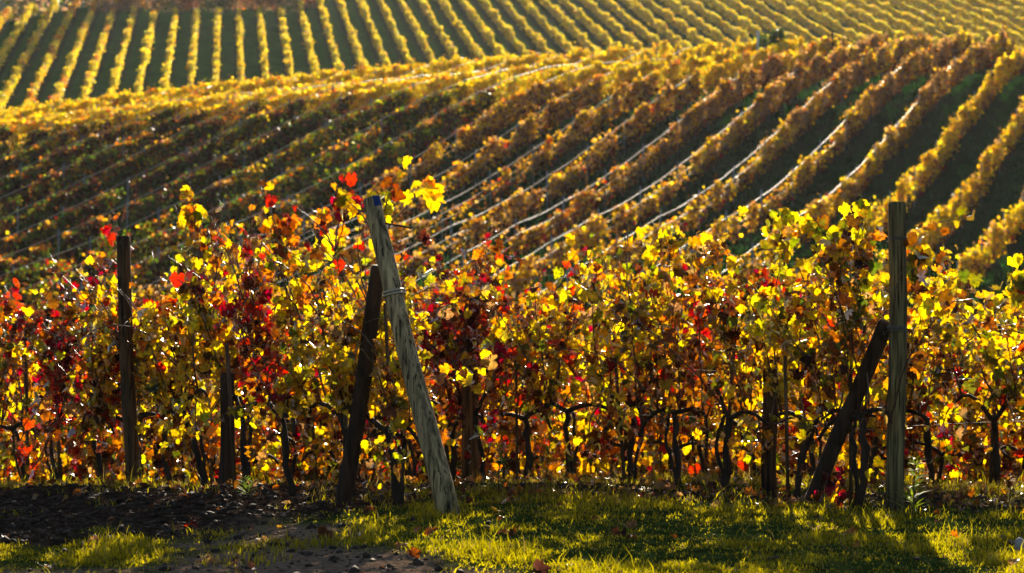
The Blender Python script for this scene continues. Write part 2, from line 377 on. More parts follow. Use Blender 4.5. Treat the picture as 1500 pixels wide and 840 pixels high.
POSTS = [((-.392, 15.5), (-.925, 15.8), 2.05, .085), ((-1.14, 16.2), (-.86, 15.9), 1.65, .08), ((2.512, 15.8), (2.522, 15.8), 2.05, .075), ((2.03, 16.3), (2.46, 15.9), 1.25, .08),
         ((-2.90, 18.3), (-2.96, 18.3), 1.9, .075), ((-.30, 18.9), (-.28, 18.9), .9, .06)]
def clear_posts(P):       # the vines have been pruned away before the faces of the posts
    k = np.ones(len(P), bool)
    for (a, b, h, w) in POSTS:
        f = np.clip(P[:, 2] / h, 0, 1); px = a[0] + (b[0] - a[0]) * f; py = a[1] + (b[1] - a[1]) * f
        k &= ~((np.abs(P[:, 0] - px * P[:, 1] / py) < w) & (P[:, 1] < py + .12) & (P[:, 1] > py - 2.5) & (P[:, 2] < h))
    return k
def vine_parts(i, t, seed, detail, ht, org=None):
    """local geometry of one grapevine (origin at its foot)"""
    r = np.random.default_rng(seed)
    lean = r.normal(0.0, 0.10); 
    if i == 0: lean = r.uniform(0.15, 0.4)
    head = 0.57 + r.uniform(-0.06, 0.08)
    # trunk
    n = 9; z = np.linspace(0, head, n)
    wx = np.cumsum(r.normal(0, 0.012, n)); wy = np.cumsum(r.normal(0, 0.012, n))
    off = lean * z * (0.5 + 0.5 * z / head)
    P = RD3[None] * (off + wx)[:, None] + RP3[None] * wy[:, None] + UP[None] * z[:, None]
    P = P - P[0]; P[0, 2] = -0.06
    rad = np.linspace(0.029, 0.02, n) * r.uniform(0.75, 1.15) * (1 + 0.15 * r.standard_normal(n)); rad[0] *= 1.4
    tr = MB(); tr.tube(P, rad, 8, jit=0.08)
    if r.random() < .6:      # a second stem from the foot
        P2 = P[:, :] + RD3[None] * (0.10 * np.sin(z / head * 2.6) * r.choice([-1, 1]))[:, None]; tr.tube(P2, rad * .6, 6, jit=0.08)
    hd = P[-1]
    arms = []
    heads = []
    for sgn in ((-1, 1) if r.random() < 0.75 else (r.choice([-1, 1]),)):
        A = bend_path(hd - UP * 0.02, RD3 * sgn + UP * r.uniform(0.1, 0.9), 0.44, 6, 0.12, 0.5, r)
        a = MB(); a.tube(A, np.linspace(0.02, 0.011, 7), 6, jit=0.1); arms.append(a); heads.append(A)
    canes = []; LP = []; LM = []
    nc = 12 if detail == 2 else 10
    own = mix_name(i, t, 1.3, r)
    for c in range(nc):
        A = heads[r.integers(len(heads))]; q = r.uniform(0, len(A) - 1.001); s0 = A[int(q)] * (1 - q % 1) + A[int(q) + 1] * (q % 1)
        low = r.random() < 0.16
        L_ = (ht - head) * r.uniform(0.75, 1.12) if not low else r.uniform(0.3, 0.55)
        d0 = UP * (1.0 if not low else -0.35) + RD3 * r.normal(0, 0.28) + RP3 * r.normal(0, 0.28 if not low else 0.6)
        Cn = bend_path(s0, d0, L_, 9, 0.11, 0.12 if r.random() < .7 else 0.5, r)
        rc = r.uniform(0.005, 0.0095)
        m = MB(); m.tube(Cn, np.linspace(rc, rc * .35, 10), 5); 
        if r.random() < .6 and not low:   # side shoot
            k = r.integers(3, 8); Sd = bend_path(Cn[k], nrm(RD3 * r.normal() + RP3 * r.normal() + UP * .6), r.uniform(.12, .35), 4, .15, .1, r)
            m.tube(Sd, np.linspace(rc * .5, rc * .25, 5), 4)
        else: Sd = None
        canes.append(m)
        zt = float(s0[2] + L_ * .5)
        mn = own if r.random() < .5 else mix_name(i, t, zt, r)
        per = 34 if detail == 2 else 20
        nl = int(per * L_ / 0.95 * r.uniform(0.5, 1.25)) + 3
        if r.random() < 0.08: nl //= 4
        f = (r.uniform(0.06, 1, nl) if i or t > 4 else .05 + .95 * r.beta(1, 1.5, nl)) * 9 * 0.999; k = f.astype(int); b = Cn[k] * (1 - (f % 1))[:, None] + Cn[k + 1] * (f % 1)[:, None]
        LP.append(b + r.normal(0, 0.045, (nl, 3)) + RP3[None] * r.normal(0, 0.05, (nl, 1))); LM += [mn] * nl
        if Sd is not None:
            nl = 5; f = r.uniform(0, 3.99, nl); k = f.astype(int); LP.append(Sd[k] + r.normal(0, .03, (nl, 3))); LM += [mn] * nl
    # leaves hanging low round the head
    nl = int(r.uniform(3, 14)) if i < 3 else 16
    b = hd + RD3 * r.uniform(-.45, .45, (nl, 1)) + RP3 * r.normal(0, .13, (nl, 1)) + UP * r.uniform(-.42, .15, (nl, 1))
    LP.append(b); LM += [mix_name(i, t, .5, r) for _ in range(nl)]
    LP = np.concatenate(LP); LM = np.array(LM)
    if org is not None: kp = clear_posts(LP + org); LP = LP[kp]; LM = LM[kp]
    n = len(LP)
    col = np.zeros((n, 3))
    for key in set(LM.tolist()): s = LM == key; col[s] = pick(MIXES[key], int(s.sum()))
    out = RP3[None] * np.sign(r.standard_normal((n, 1))) * r.uniform(.2, 1, (n, 1)) + RD3[None] * r.normal(0, .7, (n, 1))
    Nn = out + UP[None] * r.normal(.35, .5, (n, 1)); Tp = -UP[None] * r.uniform(.3, 1.2, (n, 1)) + r.normal(0, .55, (n, 3))
    size = np.minimum(r.gamma(7, 1 / 7, n), 1.6) * (0.069 if detail == 2 else 0.09)
    ec = np.where(r.random((n, 1)) < .5, np.array(PAL['brown'])[None], np.array(PAL['orange'])[None]); ew = r.beta(1.2, 2, n)
    V, F, C = leaf_arrays(LP, Nn, Tp, size, col, ec, ew)
    keep = None
    return tr, arms, canes, (V, F, np.clip(C, 0, 1)), Cn[-1]

ORD = ['first', 'second', 'third', 'fourth', 'fifth', 'sixth', 'seventh', 'eighth', 'ninth', 'tenth', 'eleventh', 'twelfth', 'thirteenth', 'fourteenth',
       'fifteenth', 'sixteenth', 'seventeenth', 'eighteenth', 'nineteenth', 'twentieth']
def ordinal(n):
    if n <= 20: return ORD[n - 1]
    tens = {20: 'twenty', 30: 'thirty', 40: 'forty', 50: 'fifty', 60: 'sixty'}
    if n % 10 == 0: return {30: 'thirtieth', 40: 'fortieth', 50: 'fiftieth', 60: 'sixtieth'}[n]
    return tens[n // 10 * 10] + '-' + ORD[n % 10 - 1]

def place_near_rows():
    stock = {}
    nA = nB = nC = 0
    for i, E in enumerate(ENDS):
        t = 0.55 if i != 1 else 0.35; idx = 0
        while t < 40:
            p = row_point(i, t); u = uv_u(p); y = p[1]
            step = rng.uniform(0.48, 0.68) if i < 3 else rng.uniform(.38, .56)
            if y > 31 or u < -90: break
            if u > 1750: t += step; continue
            idx += 1
            g = float(G(p[0], p[1]))
            front = (i == 0) or (i == 1 and u > 600) or (i == 2 and u > 1280)
            hidden = (i == 1 and u < 520) or (i == 2 and u < 1200) or i >= 3
            ht = top_height(i, t)
            if front:
                if i == 0: nA += 1; lab = f'{ordinal(nA)} grapevine of the front left row, counted leftwards from the leaning end post'; grp = 'grapevines of the front left row'
                elif i == 1: nB += 1; lab = f'{ordinal(nB)} grapevine of the middle row, counted leftwards from the tall upright end post'; grp = 'grapevines of the middle row'
                else: nC += 1; lab = f'{ordinal(nC)} grapevine, counted from the frame edge, of the vines right of the upright post'; grp = 'grapevines right of the upright post'
            else:
                lab = f'autumn grapevine seen between trunks in the {ordinal(i + 1)} row of vines back from the camera'; grp = f'rear grapevines in the {ordinal(i + 1)} near row'
            root = empty('grapevine', (p[0], p[1], g), lab, 'grapevine', grp)
            if front or (not hidden):
                tr, arms, canes, (V, F, C), _ = vine_parts(i, t, 1000 * i + int(t * 37), 2, ht, np.array([p[0], p[1], g]))
                link('trunk', tr.data('trunk', M_BARK), root)
                for a in arms: link('arm', a.data('arm', M_BARK), root)
                for c in canes: link('cane', c.data('cane', M_CANE), root)
                link('foliage', mesh_data('foliage', V, F, M_LEAF, C, False), root)
            else:
                key = (int(rng.integers(0, 9)), round(ht * 3))
                if key not in stock:
                    tr, arms, canes, (V, F, C), _ = vine_parts(3, t, 77 + key[0] * 13, 1, ht)
                    cm = MB(); cm.V, cm.F, cm.C, cm.n = [], {}, [], 0
                    stock[key] = (tr.data('trunk', M_BARK), [a.data('arm', M_BARK) for a in arms], mesh_data('foliage', V, F, M_LEAF, C, False),
                                  [c.data('cane', M_CANE) for c in canes[:4]])
                a, b, c, d = stock[key]
                link('trunk', a, root)
                for q in b: link('arm', q, root)
                for q in d: link('cane', q, root)
                link('foliage', c, root)
            # a thin stake for many of the vines
            if rng.random() < 0.75 and y < 26:
                m = MB(); h = rng.uniform(0.9, 1.5); l = rng.normal(0, .05, 2); rr = rng.uniform(.009, .018)
                m.tube([(0, 0, -.1), (l[0] * .5, l[1] * .5, h / 2), (l[0], l[1], h)], [rr, rr * .95, rr * .85], 6)
                q = p + RD * 0.07 + RP * rng.uniform(-.05, .05)
                sname = ('front left row' if i == 0 else 'middle row' if i == 1 else 'row right of the upright post') if front else f'{ordinal(i + 1)} near row'
                o = link('vine_stake', m.data('stake', M_STAKE), None, (q[0], q[1], float(G(q[0], q[1]))))
                if front: setp(o, f'thin wooden stake tied beside the {ordinal(nA if i == 0 else nB if i == 1 else nC)} vine of the {sname}', 'stake', f'thin stakes in the {sname}')
                else: setp(o, f'thin wooden stake behind the front vines, in the {sname}', 'stake', f'thin stakes in the {sname}')
            t += step
place_near_rows()

# ---------------------------------------------------------------- near posts, braces and wires
def rough_post(P0, P1, r0, r1, k=20, n=34, chamfer=0.012, seed=1, col=(1, 1, 1), crack=True, knots=2):
    """an irregular round timber from P0 (foot) to P1 (top), with a drying crack and knots"""
    r = np.random.default_rng(seed); P0 = np.array(P0, float); P1 = np.array(P1, float)
    ax = P1 - P0; ln = np.linalg.norm(ax); ax /= ln
    U = nrm(np.cross(ax, [0.0, 1, 0])); B = np.cross(U, ax)       # U to the right, B away from / towards the camera
    s = np.linspace(0, 1, n); s = np.concatenate([s[:-1], [1 - chamfer / ln, 1.0]]); a = np.linspace(0, 2 * math.pi, k, endpoint=False)
    rad = (r0 * (1 - s) + r1 * s)
    SS, AA = np.meshgrid(s, a, indexing='ij')
    rr = rad[:, None] * (1 + 0.05 * (fbm(SS * 9, AA * .7 + 5, 3, seed) - .5) * 2 + 0.025 * np.sin(AA * 3 + SS * 5 + seed))
    if crack:
        ca = -math.pi / 2 + 0.25 + 0.15 * np.sin(SS * 9 + seed); d = np.abs((AA - ca + math.pi) % (2 * math.pi) - math.pi)
        rr *= 1 - 0.14 * (d < 0.17) * (SS > 0.25)
    for _ in range(knots):
        ks, ka = r.uniform(.3, .95), r.uniform(-2.4, -.7)
        d2 = ((SS - ks) * ln / .03) ** 2 + (((AA - ka + math.pi) % (2 * math.pi) - math.pi) * r0 / .025) ** 2
        rr *= 1 + 0.14 * np.exp(-d2)
    rr[-1] *= 0.86
    wob = 0.006 * np.sin(s * 7 + seed)
    V = P0 + (s * ln)[:, None, None] * ax + wob[:, None, None] * U + rr[..., None] * (np.cos(AA)[..., None] * U + np.sin(AA)[..., None] * (-B) * -1)
    V = V.reshape(-1, 3); n = len(s)
    i = np.arange(n - 1)[:, None] * k; j = np.arange(k)[None]; j2 = (j + 1) % k
    F = np.stack([i + j, i + j2, i + k + j2, i + k + j], -1).reshape(-1, 4)
    C = np.tile(np.array(col, float), (len(V), 1)) * (0.7 + 0.6 * fbm(V[:, 0] * 30, V[:, 2] * 5, 3, 9))[:, None]
    base = sstep(0.0, 0.55, V[:, 2] - V[:, 2].min()); C *= (0.35 + 0.65 * base)[:, None]     # darker towards the foot
    V = V - P0
    cap = [np.arange((n - 1) * k, n * k)[None]]
    return V, [F] + cap, np.clip(C, 0, 1)
def post_thing(name, P0, P1, r0, r1, label, cat, mat, group=None, **kw):
    V, F, C = rough_post(P0, P1, r0, r1, **kw)
    o = link(name, mesh_data(name, V, F, mat, C, True), None, P0)
    return setp(o, label, cat, group)
def ring(center, axis, rad, wire_r, turns, seed=0, tail=False, mat=None, name='wire_tie', parent=None, off=None):
    r = np.random.default_rng(seed); ax = nrm(np.array(axis, float)); U = nrm(np.cross(ax, [0, 1.0, 0])); B = np.cross(U, ax)
    a = np.linspace(0, 2 * math.pi * turns, int(22 * turns))
    P = np.array(center) + ax * ((a / (2 * math.pi) - turns / 2) * wire_r * 2.4)[:, None] + (rad + 0.002 * r.standard_normal(len(a)))[:, None] * (np.cos(a)[:, None] * U + np.sin(a)[:, None] * B)
    m = MB(); m.tube(P, wire_r, 5)
    if tail: m.tube(bend_path(P[0], U + .3 * UP, 0.10, 10, 0.7, 0, r), wire_r * .8, 4); m.tube(bend_path(P[0] - U * 2 * rad, -U, 0.06, 6, 0.7, 0, r), wire_r * .8, 4)
    o = link(name, m.data(name, mat or M_STEEL), parent)
    return o

g = lambda x, y: float(G(x, y))
# leaning end post
A0 = np.array([-0.375, 15.36, g(-.39, 15.36) - .12]); A1 = np.array([-0.925, 15.8, 2.045]); A0 = A0 - 0.12 * (A1 - A0) * 0.2
pA = post_thing('end_post', tuple(A0), tuple(A1), 0.074, 0.058, 'leaning weathered grey end post with a blue painted mark at its top', 'post', M_POST, seed=4, col=(1.15, 1.15, 1.0), knots=4)
ax = nrm(A1 - A0)
def onA(f): return A0 + (A1 - A0) * f - A0
# blue paint tag wraps the right front of the head
def patch(parent, c, ax, rad, a0, a1, h, mat, name):
    U = nrm(np.cross(ax, [0, 1.0, 0])); B = np.cross(U, ax); a = np.linspace(a0, a1, 8)
    V = []
    for q, rr in ((0, rad), (1, rad + .004)):
        for z in (0, h): V.append(np.array(c) + ax * z + rr * (np.cos(a)[:, None] * U + np.sin(a)[:, None] * B))
    V = np.concatenate(V); F = []
    for k in range(7):
        F += [[16 + k, 17 + k, 25 + k, 24 + k], [8 + k, 9 + k, 25 + k, 24 + k], [k, k + 1, 17 + k, 16 + k]]
    F += [[0, 16, 24, 8], [7, 15, 31, 23]]
    return link(name, mesh_data(name, V, np.array(F), mat, None, False), parent)
Btest = np.cross(nrm(np.cross(ax, [0, 1.0, 0])), ax); sg = -1 if Btest[1] > 0 else 1
patch(pA, onA(0.968), ax, 0.0615, sg * 1.85, sg * 2.85, 0.07, M_BLUE, 'blue_mark')
fs = (400 + 25 - 290) / (757 - 290)
ring(onA(1 - 0.285), ax, 0.072, 0.0085, 2, 2, name='strap', parent=pA, mat=M_STRAP)
# bent nail / twig sticking out near the top
m = MB(); m.tube([onA(.93), onA(.93) + np.array([.1, -.05, -.02]), onA(.93) + np.array([.24, -.08, -.045])], [.006, .006, .008], 6); link('spike', m.data('spike', M_DARKPOST), pA)
post_thing('brace_post', (-1.14, 16.2, -.08), (-0.872, 15.93, 1.60), 0.058, 0.05, 'dark slanting brace timber strapped behind the leaning end post', 'brace', M_DARKPOST, seed=8, crack=False)
# upright end post
pB = post_thing('end_post', (2.512, 15.8, -.12), (2.522, 15.8, 2.02), 0.060, 0.0575, 'tall upright grey end post with a long crack and twisted wire near its top', 'post', M_POST, seed=13, chamfer=.02, col=(.5, .52, .42), knots=1)
ring((0.01, 0, 2.02 - .24 + .12), UP, 0.061, 0.003, 3, 3, True, parent=pB)
ring((0.006, 0, 1.19 + .12), UP, 0.063, 0.004, 4, 5, True, parent=pB)
post_thing('brace_post', (1.98, 16.35, -.12), (2.46, 15.91, 1.23), 0.056, 0.052, 'dark slanting brace timber leaning on the upright end post', 'brace', M_DARKPOST, seed=18, crack=False)
# posts within the rows
p = np.array([-2.93, 18.3]); post_thing('row_post', (p[0] + .06, p[1], g(*p) - .1), (p[0] - .02, p[1], 1.83), 0.056, 0.052, 'brown wooden row post rising above the yellow vines, left of the leaning post', 'post', M_POST, seed=23, col=(.28, .20, .16))
p = row_point(1, 4.6); post_thing('row_post', (p[0], p[1], g(*p) - .1), (p[0] + .02, p[1], 1.42), 0.075, 0.068, 'thick brown row post half hidden among red leaves, right of the leaning post', 'post', M_POST, seed=29, col=(.5, .3, .2), crack=False)
p = row_point(1, 1.15) + np.array([0, .15]); post_thing('row_post', (p[0], p[1], g(*p) - .1), (p[0] + .0, p[1], .95), 0.056, 0.052, 'short brown post under the vines left of the upright post brace', 'post', M_POST, seed=31, col=(.22, .14, .1), crack=False)
p = row_point(0, 2.75); post_thing('row_post', (p[0], p[1], g(*p) - .1), (p[0] + .02, p[1], .82), 0.055, 0.05, 'dark thick stump post between the wooden row post and the leaning brace', 'post', M_DARKPOST, seed=33, crack=False)
for i, nm in ((0, 'front left row'), (1, 'middle row'), (2, 'row right of the upright post')):
    for z, zn in ((0.52, 'lowest'), (0.86, 'lower middle'), (1.25, 'upper middle'), (1.62, 'topmost')):
        if i == 2 and z > 1.5: continue
        ts = np.linspace(0.0 if i != 2 else .5, 9 if i == 0 else 12, 25); P = np.array([[*row_point(i, t), 0] for t in ts]); P[:, 2] = H(P[:, 0], P[:, 1]) + z - .02 * np.abs(np.sin(ts * .75))
        m = MB(); m.tube(P, 0.0016, 4)
        setp(link('trellis_wire', m.data('wire', M_STEEL)), f'thin steel trellis wire, the {zn} one of the {nm}', 'wire', 'trellis wires of the near rows')

# sprig rising above the head of the leaning post, and other tall shoots
def sprig(name, base, dirs, ln, nleaf, mixn, label, seed, size=.09, gap=.0):
    r = np.random.default_rng(seed); root = empty(name, tuple(base), label, 'vine shoot', 'vine shoots above the canopy')
    LP = []; 
    for d, l in zip(dirs, ln):
        Cn = bend_path((0, 0, 0), d, l, 10, .13, .05, r); m = MB(); m.tube(Cn, np.linspace(.007, .0022, 11), 5)
        link('cane', m.data('cane', M_CANE), root); k = r.integers(int(10 * gap), 11, nleaf); LP.append(Cn[k] + r.normal(0, .035, (nleaf, 3)))
    LP = np.concatenate(LP); n = len(LP); col = pick(MIXES[mixn], n)
    V, F, C = leaf_arrays(LP, r.normal(0, .5, (n, 3)) + [0, -1, .2], -UP + r.normal(0, .6, (n, 3)), r.gamma(9, 1 / 9, n) * size, col, np.tile(PAL['red'], (n, 1)), r.beta(1, 3, n))
    link('foliage', mesh_data('foliage', V, F, M_LEAF, np.clip(C, 0, 1)), root)
sprig('vine_shoot', (-.86, 15.95, 1.75), [(.05, 0, .5), (.35, 0, .75), (-.4, .1, .5), (.22, 0, .9)], [.35, .62, .55, .68], 7, 'yellow', 'tall shoot with bright yellow leaves above the blue marked post head', 5, .085, .5)
sprig('vine_shoot', (-1.2, 16.4, 1.7), [(-.1, 0, 1), (-.5, 0, .9), (.3, 0, .8)], [.6, .55, .5], 8, 'red', 'tall shoot with small red leaves just left of the blue marked post head', 6, .07, .3)
sprig('vine_shoot', (-1.25, 16.9, 1.1), [(-.25, 0, 1), (-.32, 0, 1.0), (-.1, 0, 1)], [1.2, 1.0, 1.0], 12, 'orange', 'bundle of long bare canes standing over the yellow vines left of the post', 8, .085, .4)
sprig('vine_shoot', (-.95, 16.6, 1.2), [(-.6, 0, 1), (-.3, .1, 1.0), (.25, 0, 1), (-.1, 0, 1)], [1.0, 1.05, .9, 1.1], 4, 'red', 'fan of bare twigs with few red leaves close left of the leaning post', 31, .07, .4)
sprig('vine_shoot', (-1.9, 17.6, 1.3), [(-.5, 0, 1), (-.2, .1, 1.0), (.35, 0, 1)], [.8, .85, .75], 5, 'orange', 'thin bare twigs above the yellow leaves midway to the wooden row post', 32, .07, .4)
sprig('vine_shoot', (-2.35, 18.2, 1.6), [(-.05, 0, 1), (.2, 0, 1)], [.66, .45], 12, 'yellow', 'slim yellow shoot with a red tip beside the wooden row post', 9, .085, .3)
sprig('vine_shoot', (2.2, 16.1, 1.55), [(-.15, 0, 1), (.1, 0, 1), (.3, 0, 1), (-.4, 0, 1)], [.5, .55, .45, .5], 14, 'green', 'tall lemon yellow shoot beside the head of the upright post', 10, .10, .2)
sprig('vine_shoot', (1.86, 16.5, 1.6), [(-.05, 0, 1)], [.42], 12, 'green', 'single yellow shoot standing above the middle row', 12, .10, .3)
sprig('vine_shoot', (3.1, 17.8, 1.35), [(.05, 0, 1), (.4, 0, 1), (-.25, 0, 1)], [.38, .33, .36], 12, 'green', 'yellow green shoot right of the upright post, nearest to it', 14, .095, .2)
sprig('vine_shoot', (3.6, 17.2, 1.3), [(.05, 0, 1), (.3, 0, 1)], [.42, .3], 12, 'green', 'yellow green shoot at the right edge above the brown vines', 15, .095, .2)

# ---------------------------------------------------------------- grass, clods, weeds, fallen leaves
def grass():
    n = 300000
    y = 11.5 + 15.5 * rng.random(n) ** 1.7; x = (rng.random(n) - .5) * 2 * (0.245 * y)
    w, s, p = soil_mask(x, y); soil = np.maximum(np.maximum(w, s * .85), p)
    tuft = fbm(x * 2.2, y * 2.2, 3, 55)
    keep = rng.random(n) > soil * 1.15 - 0.28 * (tuft > .6); keep &= rng.random(n) < 0.12 + 1.0 * sstep(.32, .6, tuft)
    x, y, tuft, w = x[keep], y[keep], tuft[keep], w[keep]; n = len(x)
    tall = sstep(14.6, 16.6, y + .25 * x) * .45 + .42 + .5 * sstep(.55, .7, tuft); h = (0.016 + 0.028 * rng.random(n) ** 2) * tall * (.6 + tuft) * 1.25
    h *= 1 + 1.6 * (rng.random(n) < .04)
    a = rng.uniform(0, 2 * math.pi, n); wd = rng.uniform(.0022, .0048, n); b = np.stack([np.cos(a), np.sin(a), 0 * a], -1)
    la = rng.uniform(0, 2 * math.pi, n); ld = np.stack([np.cos(la), np.sin(la), 0 * la], -1) * (h * rng.uniform(.15, .9, n))[:, None]
    P = np.stack([x, y, G(x, y) - .004], -1); hz = h[:, None] * UP
    V = np.stack([P - b * wd[:, None], P + b * wd[:, None], P + ld * .3 + hz * .6 + b * wd[:, None] * .8, P + ld * .3 + hz * .6 - b * wd[:, None] * .8, P + ld + hz], 1)
    k = (np.arange(n) * 5)[:, None]; F4 = k + np.array([[0, 1, 2, 3]]); F3 = k + np.array([[3, 2, 4]])
    c1 = np.array([.12, .13, .015]); c2 = np.array([.52, .43, .055]); c3 = np.array([.26, .19, .08])
    q = np.clip(fbm(x * .8, y * .8, 3, 77) + rng.normal(0, .2, n), 0, 1)[:, None]; C = c1 * (1 - q) + c2 * q
    dry = rng.random(n) < (.08 + .25 * (y > 16.3)); C[dry] = c3 * rng.uniform(.6, 1.1, (dry.sum(), 1))
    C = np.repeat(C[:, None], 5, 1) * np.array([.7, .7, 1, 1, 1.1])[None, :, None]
    setp(link('grass', mesh_data('grass', V.reshape(-1, 3), [F4, F3], M_GRASS, np.clip(C.reshape(-1, 3), 0, 1))), 'short green and yellow grass covering the headland', 'grass', kind='stuff')
grass()
def ico():
    t = (1 + 5 ** .5) / 2
    V = np.array([(-1, t, 0), (1, t, 0), (-1, -t, 0), (1, -t, 0), (0, -1, t), (0, 1, t), (0, -1, -t), (0, 1, -t), (t, 0, -1), (t, 0, 1), (-t, 0, -1), (-t, 0, 1)], float) / 1.902
    F = np.array([(0, 11, 5), (0, 5, 1), (0, 1, 7), (0, 7, 10), (0, 10, 11), (1, 5, 9), (5, 11, 4), (11, 10, 2), (10, 7, 6), (7, 1, 8), (3, 9, 4), (3, 4, 2), (3, 2, 6), (3, 6, 8), (3, 8, 9), (4, 9, 5), (2, 4, 11), (6, 2, 10), (8, 6, 7), (9, 8, 1)])
    return V, F
def clods():
    n = 16000; y = rng.uniform(12, 19, n); x = (rng.random(n) - .5) * .46 * y
    w, s, p = soil_mask(x, y); k = rng.random(n) < np.maximum(w, s) + p * .35 + .01; x, y = x[k], y[k]; w = w[k]; n = len(x)
    V0, F0 = ico(); sz = .004 + .022 * rng.random(n) ** 9 + .002
    V = V0[None] * (1 + .33 * rng.standard_normal((n, 12, 3))) * sz[:, None, None] * np.array([1.2, 1.2, .8]) + np.stack([x, y, G(x, y) + sz * .3], -1)[:, None]
    F = F0[None] + (np.arange(n) * 12)[:, None, None]; C = np.repeat(.45 + .5 * rng.random((n, 1, 1)) + 2.2 * (rng.random((n, 1, 1)) < .03), 12, 1) * np.array([1, 1, 1])
    setp(link('soil_clods', mesh_data('clods', V.reshape(-1, 3), F.reshape(-1, 3), M_CLOD, C.reshape(-1, 3))), 'crumbly brown clods and small stones on the tilled soil', 'soil clods', kind='stuff')
clods()
def litter():
    n = 3500; y = rng.uniform(12.3, 24, n); x = (rng.random(n) - .5) * .46 * y
    k = rng.random(n) < .06 + sstep(15.5, 17.5, y + .25 * x) * .9; x, y = x[k], y[k]; n = len(x)
    P = np.stack([x, y, G(x, y) + .012 + .02 * rng.random(n)], -1)
    V, F, C = leaf_arrays(P, UP[None] + rng.normal(0, .45, (n, 3)), rng.normal(0, 1, (n, 3)), rng.uniform(.04, .09, n), pick(dict(brown=5, tan=3, dark=1, red=.15, orange=.6, gold=.4), n), np.tile(PAL['brown'], (n, 1)), rng.random(n) * .6)
    setp(link('fallen_leaves', mesh_data('litter', V, F, M_LEAF, np.clip(C, 0, 1))), 'dry brown vine leaves fallen beneath the rows', 'fallen leaves', kind='stuff')
litter()
def weed(x, y, h, label, seed, nl=60, spread=.09, lc=(.16, .22, .04), lw=.006):
    r = np.random.default_rng(seed); root = empty('tall_weed', (x, y, g(x, y)), label, 'weed', 'tall weeds at the foot of the vines')
    Cn = bend_path((0, 0, -.02), (r.normal(0, .08), 0, 1), h, 12, .04, 0, r); m = MB(); m.tube(Cn, np.linspace(.005, .0015, 13), 5); link('stem', m.data('stem', M_STAKE), root)
    f = np.sort(r.uniform(.1, 1, nl)); b = Cn[np.minimum((f * 12).astype(int), 12)]; a = r.uniform(0, 2 * math.pi, nl)
    d = np.stack([np.cos(a), np.sin(a), r.uniform(.0, .9, nl)], -1); L_ = spread * (1.25 - f)[:, None] * r.uniform(.6, 1.2, (nl, 1)) + .03
    sd = nrm(np.cross(d, UP)) * lw; e = b + d * L_; mid = b + d * L_ * .5
    V = np.stack([b, mid + sd, e - UP * .02, mid - sd], 1); F = (np.arange(nl) * 4)[:, None] + np.array([[0, 1, 2, 3]])
    C = np.tile(np.array(lc), (nl * 4, 1)) * np.repeat(r.uniform(.7, 1.5, nl), 4)[:, None]
    link('foliage', mesh_data('foliage', V.reshape(-1, 3), F, M_GRASS, C), root)
weed(0.225, 16.9, .66, 'tall green weed with narrow leaves standing before the middle row trunks', 1, 110, .12)
weed(-0.10, 17.0, .34, 'shorter bushy weed between the tall weed and the leaning post', 2, 90, .12)
weed(2.58, 15.55, .42, 'drooping weed with long leaves at the foot of the upright post', 3, 80, .14, (.2, .26, .04), .008)
weed(-1.85, 16.9, .16, 'small weed before the dark trunks left of the slanting brace', 4, 50, .10)
weed(3.25, 15.9, .30, 'thin pale dry weed to the right of the upright post', 6, 40, .12, (.3, .25, .12), .005)
sprig('vine_shoot', (2.03, 15.95, .03), [(.15, 0, 1), (.6, 0, .6)], [.22, .26], 7, 'red', 'small red leaved shoot on the grass at the foot of the slanting brace', 21, .075, .3)
V0, F0 = ico(); st = link('pale_stone', mesh_data('stone', V0 * [.035, .03, .05] * (1 + .1 * rng.standard_normal((12, 1))), F0, plain('pale stone', (.35, .33, .32), .9), None), None, (2.89, 13.75, g(2.89, 13.75) + .03)); setp(st, 'pale stone standing in the grass at the right edge', 'stone')

# ---------------------------------------------------------------- the hills: vine rows
def sprays(P, size, col, up=.3, crown=0):
    """many small bent leaves: two joined triangles each"""
    n = len(P); N = nrm(rng.normal(0, 1, (n, 3)) + UP * up); Tp = nrm(rng.normal(0, 1, (n, 3)) - UP * .5); Tp = nrm(Tp - (Tp * N).sum(1)[:, None] * N); X = np.cross(Tp, N)
    s = size[:, None]
    V = np.stack([P - Tp * s * .5, P + X * s * .48 + N * s * .18, P + Tp * s * .55, P - X * s * .48 + N * s * .18], 1)
    k = (np.arange(n) * 4)[:, None]; F = np.concatenate([k + np.array([[0, 1, 2]]), k + np.array([[0, 2, 3]])])
    return V.reshape(-1, 3), F, np.repeat(col, 4, 0)
def mid_xy(s, y):     # point of the row with offset s at distance y
    return (s + y * math.sin(TH)) / math.cos(TH)
HM = {
 'gold': dict(yellow=4, gold=4, orange=.3, tan=2, lemon=1, brown=1.5),
 'pink': dict(tan=7, brown=3, gold=1.2, red=.2, orange=.4),
 'rust': dict(gold=3, orange=.5, brown=4, tan=3.5, yellow=1, dark=1.2),
 'deep': dict(olive=1.6, green=3.5, brown=2.5, dark=7, orange=.06),  # olive-brown leaves, darkened further to paint the shade of the lower left slope
 'mixg': dict(lime=3, yellow=3, olive=4, gold=2, green=2),
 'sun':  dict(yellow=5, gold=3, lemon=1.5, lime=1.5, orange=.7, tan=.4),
 'ruby': dict(red=3, brown=4, dark=1.5, orange=2, tan=1),
}
